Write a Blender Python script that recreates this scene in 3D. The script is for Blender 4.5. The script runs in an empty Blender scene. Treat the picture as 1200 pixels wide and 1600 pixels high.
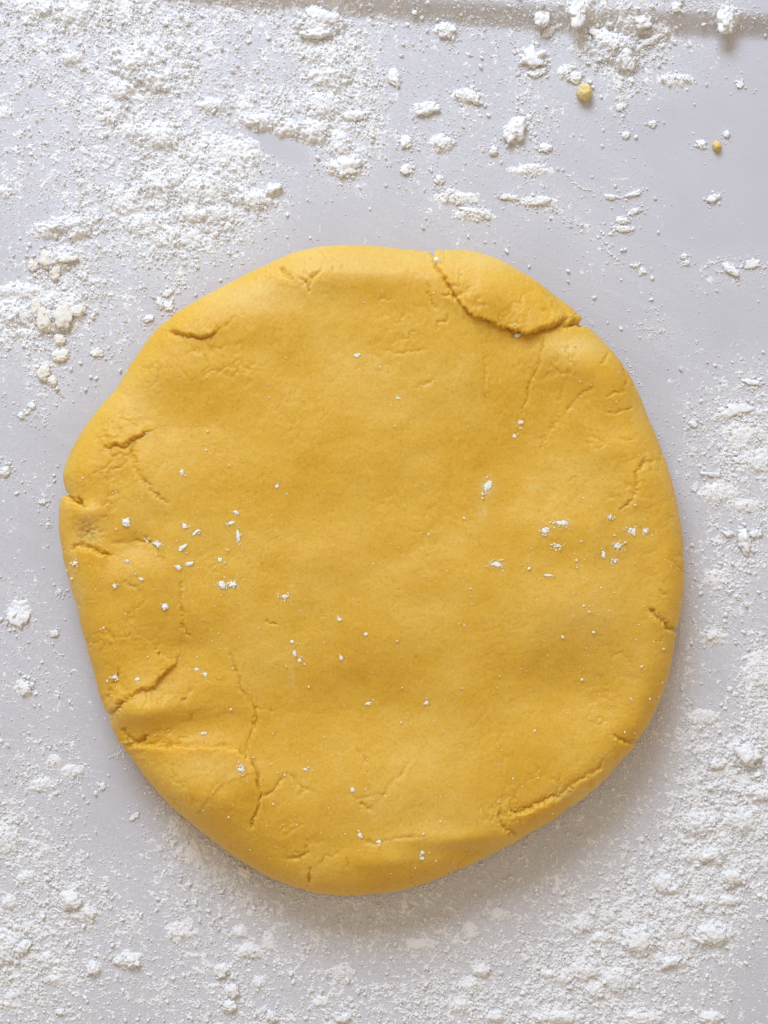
import bpy, bmesh, math, random
import numpy as np
from mathutils import Vector

rng = np.random.default_rng(11)
random.seed(11)
sc = bpy.context.scene
COL = sc.collection

# ------------------------------------------------------------------ camera, light, exposure
K = 0.000185                 # metres on the board per pixel of the photograph
CAM_H = 0.42                 # camera height above the board
cam = bpy.data.cameras.new('camera')
cam.sensor_fit = 'VERTICAL'
cam.sensor_height = 24.0
cam.lens = 24.0 * CAM_H / (1600 * K)
cam.clip_start = 0.01
cam.clip_end = 20
cam_o = bpy.data.objects.new('camera', cam)
cam_o.location = (0, 0, CAM_H)
COL.objects.link(cam_o)
sc.camera = cam_o

W = bpy.data.worlds.new('World')
sc.world = W
W.use_nodes = True
W.node_tree.nodes['Background'].inputs[0].default_value = (1.0, 0.86, 0.70, 1)
W.node_tree.nodes['Background'].inputs[1].default_value = 0.55

def area(name, loc, target, sx, sy, power, color):
    l = bpy.data.lights.new(name, 'AREA')
    l.shape = 'RECTANGLE'
    l.size, l.size_y = sx, sy
    l.energy = power
    l.color = color
    o = bpy.data.objects.new(name, l)
    o.location = loc
    o.rotation_euler = (Vector(target) - Vector(loc)).to_track_quat('-Z', 'Y').to_euler()
    COL.objects.link(o)
    return o
area('window_light', (-0.24, 0.92, 0.76), (0, 0.02, 0), 0.62, 0.52, 15.2, (0.65, 0.79, 1.0))

sc.view_settings.view_transform = 'Standard'
sc.view_settings.look = 'None'
sc.view_settings.exposure = 0.06
sc.view_settings.gamma = 1.0

# ------------------------------------------------------------------ helpers
def P(px, py, z=0.0):
    f = (CAM_H - z) / CAM_H
    return np.array([(px - 600) * K * f, (800 - py) * K * f, z])

def to_px(x, y, z):
    f = (CAM_H - z) / CAM_H
    return 600 + x / (K * f), 800 - y / (K * f)

def _hash(ix, iy, iz, seed):
    h = (ix.astype(np.uint32) * np.uint32(374761393) + iy.astype(np.uint32) * np.uint32(668265263)
         + iz.astype(np.uint32) * np.uint32(2147483647 - 58) + np.uint32((seed * 974711 + 12345) & 0xffffffff))
    h = (h ^ (h >> np.uint32(13))) * np.uint32(1274126177)
    h = (h ^ (h >> np.uint32(16))) * np.uint32(2246822519)
    return (h ^ (h >> np.uint32(13))).astype(np.float32) / np.float32(4294967295.0)

def vnoise2(x, y, seed=0):
    """smooth gradient noise, about -1..1"""
    x = np.asarray(x, np.float32); y = np.asarray(y, np.float32)
    x0 = np.floor(x).astype(np.int64); y0 = np.floor(y).astype(np.int64)
    fx = x - x0; fy = y - y0
    u = fx * fx * fx * (fx * (fx * 6 - 15) + 10); v = fy * fy * fy * (fy * (fy * 6 - 15) + 10)
    z = np.zeros_like(x0)
    def g(dx, dy):
        a = _hash(x0 + dx, y0 + dy, z, seed) * np.float32(6.2831853)
        return np.cos(a) * (fx - dx) + np.sin(a) * (fy - dy)
    a = g(0, 0) * (1 - u) + g(1, 0) * u
    b = g(0, 1) * (1 - u) + g(1, 1) * u
    return (a * (1 - v) + b * v) * 1.5

def fbm2(x, y, octaves=4, gain=0.5, seed=0):
    s = 0; a = 1.0; n = 0
    for i in range(octaves):
        s = s + a * vnoise2(x * 2 ** i + 17.3 * i, y * 2 ** i - 9.1 * i, seed + i)
        n += a; a *= gain
    return s / n

def vnoise3(x, y, z, seed=0):
    """value noise in 3-D, -1..1"""
    x0 = np.floor(x).astype(np.int64); y0 = np.floor(y).astype(np.int64); z0 = np.floor(z).astype(np.int64)
    fx, fy, fz = x - x0, y - y0, z - z0
    u = fx * fx * (3 - 2 * fx); v = fy * fy * (3 - 2 * fy); w = fz * fz * (3 - 2 * fz)
    r = 0
    for dx in (0, 1):
        for dy in (0, 1):
            for dz in (0, 1):
                r = r + _hash(x0 + dx, y0 + dy, z0 + dz, seed) * (u if dx else 1 - u) * (v if dy else 1 - v) * (w if dz else 1 - w)
    return r * 2 - 1

def fbm3(p, octaves=3, seed=0):
    s = 0; a = 1; n = 0
    for i in range(octaves):
        s = s + a * vnoise3(p[:, 0] * 2 ** i + 50, p[:, 1] * 2 ** i + 50, p[:, 2] * 2 ** i + 50, seed + i)
        n += a; a *= .5
    return s / n

def smooth(a, b, x):
    t = np.clip((x - a) / (b - a), 0, 1)
    return t * t * (3 - 2 * t)

def link(name, mesh, mat=None, label=None, cat=None, group=None, kind=None, loc=None):
    o = bpy.data.objects.new(name, mesh)
    COL.objects.link(o)
    if mat is not None and not mesh.materials:
        mesh.materials.append(mat)
    if loc is not None:
        o.location = loc
    if label: o['label'] = label
    if cat: o['category'] = cat
    if group: o['group'] = group
    if kind: o['kind'] = kind
    return o

def mesh_from(name, verts, faces, shade=True):
    """verts (n,3), faces (m,k) all of one size"""
    me = bpy.data.meshes.new(name)
    verts = np.ascontiguousarray(verts, np.float32); faces = np.ascontiguousarray(faces, np.int32)
    m, k = faces.shape
    me.vertices.add(len(verts)); me.vertices.foreach_set('co', verts.ravel())
    me.loops.add(m * k); me.loops.foreach_set('vertex_index', faces.ravel())
    me.polygons.add(m)
    me.polygons.foreach_set('loop_start', np.arange(0, m * k, k, dtype=np.int32))
    if shade:
        me.polygons.foreach_set('use_smooth', np.ones(m, bool))
    me.update(calc_edges=True)
    return me

def grid_faces(ny, nx):
    i = np.arange(ny * nx).reshape(ny, nx)
    return np.stack([i[:-1, :-1], i[1:, :-1], i[1:, 1:], i[:-1, 1:]], -1).reshape(-1, 4)

# ------------------------------------------------------------------ materials
def new_mat(name):
    m = bpy.data.materials.new(name)
    m.use_nodes = True
    nt = m.node_tree
    return m, nt, nt.nodes['Principled BSDF']

def node(nt, t, **kw):
    n = nt.nodes.new(t)
    for k, v in kw.items():
        if k in n.inputs.keys():
            n.inputs[k].default_value = v
        else:
            setattr(n, k, v)
    return n

def ramp(nt, stops):
    r = nt.nodes.new('ShaderNodeValToRGB')
    e = r.color_ramp.elements
    while len(e) < len(stops):
        e.new(0.5)
    for el, (p, c) in zip(e, stops):
        el.position = p
        el.color = (*c, 1)
    return r

# board: pale lilac-grey plastic with a thin veil of flour where the flour lies
mat_board, nt, bs = new_mat('board_plastic')
tc = node(nt, 'ShaderNodeNewGeometry')
n1 = node(nt, 'ShaderNodeTexNoise', Scale=55.0, Detail=4.0)
nt.links.new(tc.outputs['Position'], n1.inputs['Vector'])
r1 = ramp(nt, [(0.3, (0.530, 0.515, 0.545)), (0.7, (0.552, 0.537, 0.567))])
nt.links.new(n1.outputs['Fac'], r1.inputs[0])
at = node(nt, 'ShaderNodeAttribute', attribute_name='dust_or_sheen')
n2 = node(nt, 'ShaderNodeTexNoise', Scale=900.0, Detail=3.0, Roughness=0.7)
nt.links.new(tc.outputs['Position'], n2.inputs['Vector'])
ma = node(nt, 'ShaderNodeMath', operation='MULTIPLY_ADD')
nt.links.new(n2.outputs['Fac'], ma.inputs[0]); ma.inputs[1].default_value = 2.2; ma.inputs[2].default_value = -0.55
mb = node(nt, 'ShaderNodeMath', operation='MULTIPLY', use_clamp=True)
nt.links.new(ma.outputs[0], mb.inputs[0]); nt.links.new(at.outputs['Fac'], mb.inputs[1])
mx = node(nt, 'ShaderNodeMix', data_type='RGBA')
nt.links.new(mb.outputs[0], mx.inputs[0]); nt.links.new(r1.outputs[0], mx.inputs[6]); mx.inputs[7].default_value = (0.82, 0.81, 0.81, 1)
nt.links.new(mx.outputs[2], bs.inputs['Base Color'])
bs.inputs['Roughness'].default_value = 0.42
bs.inputs['Specular IOR Level'].default_value = 0.35
n3 = node(nt, 'ShaderNodeTexNoise', Scale=1500.0, Detail=2.0)
nt.links.new(tc.outputs['Position'], n3.inputs['Vector'])
bp = node(nt, 'ShaderNodeBump', Strength=0.12, Distance=0.0002)
nt.links.new(n3.outputs['Fac'], bp.inputs['Height']); nt.links.new(bp.outputs[0], bs.inputs['Normal'])

# flour
def flour_mat(name, ca, cb, bump=0.5):
    m, nt, bs = new_mat(name)
    g = node(nt, 'ShaderNodeNewGeometry')
    n = node(nt, 'ShaderNodeTexNoise', Scale=130.0, Detail=5.0)
    nt.links.new(g.outputs['Position'], n.inputs['Vector'])
    r = ramp(nt, [(0.35, ca), (0.7, cb)])
    nt.links.new(n.outputs['Fac'], r.inputs[0]); nt.links.new(r.outputs[0], bs.inputs['Base Color'])
    bs.inputs['Roughness'].default_value = 1.0
    bs.inputs['Specular IOR Level'].default_value = 0.05
    n = node(nt, 'ShaderNodeTexNoise', Scale=3200.0, Detail=3.0, Roughness=0.7)
    nt.links.new(g.outputs['Position'], n.inputs['Vector'])
    b = node(nt, 'ShaderNodeBump', Strength=bump, Distance=0.00025)
    nt.links.new(n.outputs['Fac'], b.inputs['Height']); nt.links.new(b.outputs[0], bs.inputs['Normal'])
    return m
mat_flour = flour_mat('flour', (0.84, 0.82, 0.80), (0.88, 0.865, 0.855))
mat_clump = flour_mat('flour_clump', (0.87, 0.855, 0.835), (0.90, 0.89, 0.88), 0.6)
mat_cream = flour_mat('cream_flour', (0.84, 0.78, 0.68), (0.88, 0.84, 0.78), 0.6)
mat_fleck = flour_mat('flour_fleck', (0.86, 0.82, 0.70), (0.89, 0.865, 0.80), 0.3)

mat_speck = flour_mat('flour_speck', (0.84, 0.75, 0.50), (0.88, 0.84, 0.72), 0.4)
# dough
mat_dough, nt, bs = new_mat('dough')
g = node(nt, 'ShaderNodeNewGeometry')
n1 = node(nt, 'ShaderNodeTexNoise', Scale=42.0, Detail=7.0, Roughness=0.66)
nt.links.new(g.outputs['Position'], n1.inputs['Vector'])
r1 = ramp(nt, [(0.32, (0.690, 0.382, 0.022)), (0.5, (0.722, 0.424, 0.040)), (0.68, (0.748, 0.466, 0.072))])
nt.links.new(n1.outputs['Fac'], r1.inputs[0])
n2 = node(nt, 'ShaderNodeTexNoise', Scale=1400.0, Detail=2.0, Roughness=0.6)
nt.links.new(g.outputs['Position'], n2.inputs['Vector'])
r2 = ramp(nt, [(0.28, (0.86, 0.82, 0.70)), (0.46, (1, 1, 1)), (0.58, (1, 1, 1)), (0.74, (1.08, 1.14, 2.2))])
nt.links.new(n2.outputs['Fac'], r2.inputs[0])
mm = node(nt, 'ShaderNodeMix', data_type='RGBA', blend_type='MULTIPLY'); mm.inputs[0].default_value = 1.0
nt.links.new(r1.outputs[0], mm.inputs[6]); nt.links.new(r2.outputs[0], mm.inputs[7])
# dry flour in the skin and window sheen painted as colour: attribute 'dust'
at = node(nt, 'ShaderNodeAttribute', attribute_name='dust_or_sheen')
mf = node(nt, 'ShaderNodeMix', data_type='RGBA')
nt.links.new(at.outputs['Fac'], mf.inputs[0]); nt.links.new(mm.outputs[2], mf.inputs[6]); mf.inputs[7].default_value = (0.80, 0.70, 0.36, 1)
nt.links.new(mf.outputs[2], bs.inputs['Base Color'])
bs.inputs['Roughness'].default_value = 0.52
bs.inputs['Specular IOR Level'].default_value = 0.38
bs.inputs['Subsurface Weight'].default_value = 0.60
bs.inputs['Subsurface Radius'].default_value = (1.0, 0.55, 0.15)
bs.inputs['Subsurface Scale'].default_value = 0.0050
n3 = node(nt, 'ShaderNodeTexNoise', Scale=2300.0, Detail=3.0, Roughness=0.65)
nt.links.new(g.outputs['Position'], n3.inputs['Vector'])
bp = node(nt, 'ShaderNodeBump', Strength=0.26, Distance=0.00025)
nt.links.new(n3.outputs['Fac'], bp.inputs['Height'])
n4 = node(nt, 'ShaderNodeTexNoise', Scale=420.0, Detail=3.0, Roughness=0.5)
nt.links.new(g.outputs['Position'], n4.inputs['Vector'])
bp2 = node(nt, 'ShaderNodeBump', Strength=0.13, Distance=0.0007)
nt.links.new(n4.outputs['Fac'], bp2.inputs['Height']); nt.links.new(bp.outputs[0], bp2.inputs['Normal'])
nt.links.new(bp2.outputs[0], bs.inputs['Normal'])

# ------------------------------------------------------------------ how much flour lies where (50 px cells of the photograph, 0..9)
DENS = [
 "7 8 9 9 8 7 7 7 6 8 9 5 4 3 4 4 4 6 6 7 6 3 5 1",
 "7 7 7 7 8 9 6 5 5 7 9 6 4 3 4 3 5 4 7 8 5 3 3 1",
 "5 6 6 7 9 9 6 5 6 7 9 7 3 3 2 3 5 3 4 7 4 3 1 0",
 "4 5 6 7 8 6 6 7 8 8 8 8 3 4 5 3 4 3 2 2 1 0 0 0",
 "4 5 6 6 7 8 8 6 3 3 8 6 3 4 3 4 4 2 2 1 0 1 1 0",
 "5 5 6 6 8 9 9 8 4 2 5 4 2 3 2 2 3 2 2 2 1 1 0 0",
 "4 4 7 7 8 9 9 8 6 2 1 1 2 4 4 2 3 4 2 1 2 0 1 0",
 "3 5 8 7 7 8 8 6 3 1 1 2 1 1 3 2 1 1 3 2 1 1 0 0",
 "3 8 8 5 5 6 4 2 1 0 0 0 0 0 0 0 0 1 2 2 2 2 4 3",
 "8 9 8 5 3 4 1 0 0 0 0 0 0 0 0 0 0 0 1 1 2 1 1 1",
 "8 7 5 4 4 2 0 0 0 0 0 0 0 0 0 0 0 0 0 1 3 2 1 1",
 "4 7 3 3 1 0 0 0 0 0 0 0 0 0 0 0 0 0 0 0 1 2 3 4",
 "2 5 2 1 0 0 0 0 0 0 0 0 0 0 0 0 0 0 0 0 1 4 5 6",
 "2 1 1 0 0 0 0 0 0 0 0 0 0 0 0 0 0 0 0 0 1 4 6 7",
 "3 2 1 0 0 0 0 0 0 0 0 0 0 0 0 0 0 0 0 0 0 4 7 7",
 "2 3 1 0 0 0 0 0 0 0 0 0 0 0 0 0 0 0 0 0 0 3 6 5",
 "2 1 1 0 0 0 0 0 0 0 0 0 0 0 0 0 0 0 0 0 0 2 5 6",
 "2 1 1 0 0 0 0 0 0 0 0 0 0 0 0 0 0 0 0 0 0 3 6 6",
 "4 2 1 0 0 0 0 0 0 0 0 0 0 0 0 0 0 0 0 0 0 3 6 5",
 "4 3 1 0 0 0 0 0 0 0 0 0 0 0 0 0 0 0 0 0 0 4 4 4",
 "3 3 2 1 0 0 0 0 0 0 0 0 0 0 0 0 0 0 0 0 0 5 3 6",
 "4 4 3 1 0 0 0 0 0 0 0 0 0 0 0 0 0 0 0 0 3 4 2 7",
 "3 3 2 1 0 0 0 0 0 0 0 0 0 0 0 0 0 0 0 1 3 6 5 8",
 "4 5 3 1 0 0 0 0 0 0 0 0 0 0 0 0 0 0 0 2 4 7 8 9",
 "4 6 4 1 1 1 1 0 0 0 0 0 0 0 0 0 0 1 2 4 4 7 9 9",
 "6 4 3 2 2 5 4 2 0 0 0 0 0 0 0 1 2 3 4 5 5 8 9 8",
 "8 6 4 3 3 7 7 5 3 2 2 2 2 3 3 3 4 4 4 5 6 8 9 8",
 "6 7 7 5 4 6 7 6 6 5 5 5 6 5 5 5 4 5 5 7 8 8 9 7",
 "7 7 8 6 4 5 6 6 5 6 6 6 5 5 5 5 5 6 7 8 8 9 8 6",
 "9 8 6 5 4 5 6 6 5 6 5 5 5 6 5 6 6 8 8 9 9 9 7 4",
 "9 8 6 5 5 5 6 6 5 5 6 5 5 6 7 6 6 8 9 8 7 6 4 3",
 "7 6 5 4 4 5 6 6 6 5 6 6 6 7 7 7 8 8 8 8 7 6 5 3"]
DENS = np.array([[float(v) for v in r.split()] for r in DENS], np.float32) / 9.0

def density(px, py):
    wx = px + 16 * fbm2(px / 60, py / 60, 3, seed=71); wy = py + 16 * fbm2(px / 60, py / 60, 3, seed=83)
    gx = np.clip(wx / 50 - 0.5, 0, 22.999); gy = np.clip(wy / 50 - 0.5, 0, 30.999)
    ix = gx.astype(int); iy = gy.astype(int); fx = gx - ix; fy = gy - iy
    d = (DENS[iy, ix] * (1 - fx) + DENS[iy, ix + 1] * fx) * (1 - fy) + (DENS[iy + 1, ix] * (1 - fx) + DENS[iy + 1, ix + 1] * fx) * fy
    # the scraped bare strip under the ridge and the clear band round the dough's top
    u = (px - 425) * 0.96 + (py - 228) * 0.28; v = -(px - 425) * 0.28 + (py - 228) * 0.96
    d = d * (1 - 0.95 * np.exp(-(u / 62) ** 4 - (v / 17) ** 4))
    return d

# height of the board itself: flat, with a raised rim across the top of the picture
RIMX = np.array([-4000, 0, 350, 600, 900, 1200, 5000.]); RIMY = np.array([-60, -42, -6, 14, 36, 45, 60.])
def board_z(px, py):
    c = np.interp(px, RIMX, RIMY)
    t = (c - py) / 19.0
    return 0.0042 * smooth(-1.0, 1.0, t)

# ------------------------------------------------------------------ the board (one sheet)
xs = np.concatenate([np.linspace(-1500, -90, 8), np.arange(-60, 1261, 6.0), np.linspace(1290, 2700, 8)])
ys = np.concatenate([np.linspace(-1500, -90, 8), np.arange(-60, 90, 2.5), np.arange(90, 1661, 6.0), np.linspace(1690, 3100, 8)])
X, Y = np.meshgrid(xs, ys)
bz = board_z(X, Y)
V = np.stack([(X - 600) * K, (800 - Y) * K, bz], -1).reshape(-1, 3)
me = mesh_from('work_surface', V, grid_faces(len(ys), len(xs)))
dd = density(X, Y)
ca, sa = math.cos(0.45), math.sin(0.45)
wipe = fbm2((X * ca + Y * sa) / 170, (-X * sa + Y * ca) / 9, 3, gain=0.6, seed=141)
near = np.exp(-((np.hypot((X - 582) / 560, (Y - 880) / 590) - 1.0) / 0.22) ** 2)
dd = np.clip(dd + (0.14 + 0.20 * near) * np.clip(wipe + 0.10, 0, 1), 0, 1)
me.attributes.new('dust_or_sheen', 'FLOAT', 'POINT').data.foreach_set('value', (0.90 * np.clip(dd, 0, 1) ** 1.05).astype(np.float32).ravel())
link('work_surface', me, mat_board, kind='structure')

# ------------------------------------------------------------------ the dough
OUT = [(500,383),(560,381),(620,386),(660,390),(675,392),(690,390),(735,389),(780,404),(830,434),(870,464),(900,488),(912,502),(930,519),
 (955,545),(978,575),(1000,615),(1013,650),(1030,690),(1045,730),(1058,780),(1066,830),(1071,880),(1070,920),(1064,960),(1057,988),
 (1054,1010),(1045,1060),(1030,1100),(1010,1140),(990,1166),(965,1196),(925,1236),(880,1269),(830,1300),(790,1325),(740,1350),(690,1372),
 (640,1389),(580,1399),(520,1400),(480,1394),(430,1376),(380,1348),(330,1312),(280,1268),(240,1222),(205,1182),(188,1165),(174,1140),
 (166,1112),(155,1086),(145,1048),(131,1000),(120,950),(107,910),(97,868),(90,825),(92,792),(102,771),(96,742),(105,713),(125,675),(150,640),
 (180,605),(213,552),(240,515),(275,488),(320,460),(370,434),(420,409),(460,392)]
OUT = np.array(OUT, float)
CX, CY = 582.0, 890.0
H = 0.0215
Z_SIL = 0.0115
F_SIL = (CAM_H - Z_SIL) / CAM_H
oang = np.arctan2(-(OUT[:, 1] - CY), OUT[:, 0] - CX); orad = np.hypot(OUT[:, 0] - CX, OUT[:, 1] - CY)
o_ = np.argsort(oang); oang = oang[o_]; orad = orad[o_]
tt = np.linspace(-np.pi, np.pi, 2881)[:-1]
rr_ = np.interp(tt, oang, orad, period=2 * np.pi)
ker = np.hanning(25); ker /= ker.sum()
rr_ = np.convolve(np.concatenate([rr_[-24:], rr_, rr_[:24]]), ker, 'same')[24:-24]
def edge_radius(th):
    return np.interp(th, tt, rr_, period=2 * np.pi)

N = 760
uu = np.linspace(-1, 1, N)
U, Vv = np.meshgrid(uu, uu)
with np.errstate(divide='ignore', invalid='ignore'):
    big = np.abs(U) > np.abs(Vv)
    R0 = np.where(big, U, Vv)
    phi = np.where(big, (np.pi / 4) * (Vv / np.where(U == 0, 1, U)), np.pi / 2 - (np.pi / 4) * (U / np.where(Vv == 0, 1, Vv)))
qx = R0 * np.cos(phi); qy = R0 * np.sin(phi)
rad = np.abs(R0); th = np.arctan2(qy, qx)

Rw = edge_radius(th) * K * F_SIL
# width of the rounded shoulder, in px, round the edge (0 = right, 90 = top)
A_ANG = np.radians([-180, -150, -120, -90, -60, -30, 0, 30, 45, 60, 90, 120, 150, 180])
A_PX = np.array([66, 84, 84, 70, 62, 56, 56, 66, 72, 85, 98, 108, 92, 66.])
a_w = np.interp(th, A_ANG, A_PX) * K
h1 = 0.0085
tuck = 0.0060
T1, T2 = 0.66, 0.90
s1 = np.clip(rad / T1, 0, 1)
ang_u = np.clip((rad - T1) / (T2 - T1), 0, 1) * (np.pi / 2)
ang_l = np.clip((rad - T2) / (1 - T2), 0, 1) * (np.pi / 2)
su = np.sin(ang_u); cu = np.cos(ang_u)
rho = np.where(rad <= T1, s1 * (Rw - a_w), np.where(rad <= T2, Rw - a_w + a_w * su ** 0.95, Rw - tuck * (1 - np.cos(ang_l))))
zz = np.where(rad <= T1, H, np.where(rad <= T2, h1 + (H - h1) * cu ** 0.92, h1 * (1 - np.sin(ang_l)) - 0.0004 * np.sin(ang_l)))
C0 = P(CX, CY, Z_SIL)
x = C0[0] + rho * np.cos(th); y = C0[1] + rho * np.sin(th)
px, py = to_px(x, y, zz)

# broad hollows and swellings: (px, py, rx, ry, mm)
BUMPS = [(300,640,130,90,-1.5),(540,540,120,70,-0.9),(800,690,120,90,-1.1),(560,1120,150,75,-1.7),(880,1085,110,60,-1.6),(285,1020,60,45,-1.3),
 (420,820,150,90,-0.5),(700,800,150,80,-0.4),(900,945,90,60,1.1),(320,1240,105,52,2.2),(290,1135,95,24,-0.9),(225,1115,38,26,0.9),(600,980,130,60,0.6),(180,960,60,60,0.6),(640,1245,150,60,0.7),
 (790,455,95,45,1.2),(900,560,55,35,1.0),(955,590,35,40,0.9),(880,830,80,40,0.8),(620,470,90,40,0.4),(200,1100,40,30,0.5),(240,1110,50,26,0.9),
 (690,900,70,40,0.5),(520,870,80,36,0.45),(330,930,60,60,0.3),(450,1290,90,40,0.6),(600,1340,60,22,0.8),(700,1300,70,30,0.4),(760,1330,60,16,-0.7),(560,470,150,34,-0.8),(330,540,90,36,-0.8),(240,640,44,60,-0.8),(600,425,170,22,0.5),(690,1310,90,16,0.6),
 (130,730,28,30,0.6),(190,740,22,28,-0.4),(225,740,40,40,0.5),(140,800,24,14,0.7),(260,890,40,26,0.7),(210,850,30,18,-0.7),(130,840,18,18,-0.9),
 (180,900,36,22,0.5),(730,1080,60,50,0.5),(480,1000,60,50,-0.3),(780,540,30,60,-0.4),(860,620,20,60,-0.35),(1000,760,24,40,0.5),(960,700,40,24,0.4)]
disp_z = np.zeros_like(x)
for (bx, by, rx, ry, mm_) in BUMPS:
    disp_z += 1.9 * mm_ * np.exp(-(((px - bx) / rx) ** 2 + ((py - by) / ry) ** 2))
dr = np.random.default_rng(4)
for _ in range(34):
    a_, b_ = dr.uniform(0, 2 * np.pi), 430 * dr.uniform(0, 1) ** 0.6
    bx, by = CX + a_ * 0 + b_ * np.cos(a_), CY + b_ * np.sin(a_)
    rx, ry, ro = dr.uniform(22, 46), dr.uniform(14, 24), dr.uniform(0, np.pi)
    ex_, ey_ = px - bx, py - by
    e1 = (ex_ * np.cos(ro) + ey_ * np.sin(ro)) / rx; e2 = (-ex_ * np.sin(ro) + ey_ * np.cos(ro)) / ry
    disp_z += dr.uniform(-0.50, 0.22) * np.exp(-(e1 ** 2 + e2 ** 2))
disp_z += 0.55 * fbm2(px / 150, py / 150, 3, seed=5) + 0.30 * fbm2(px / 50, py / 50, 3, seed=9) + 0.05 * fbm2(px / 15, py / 15, 3, seed=19)
wz = np.clip((zz - 0.001) / (H - 0.001), 0, 1) ** 0.6
z = zz + 0.001 * disp_z * wz

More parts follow.
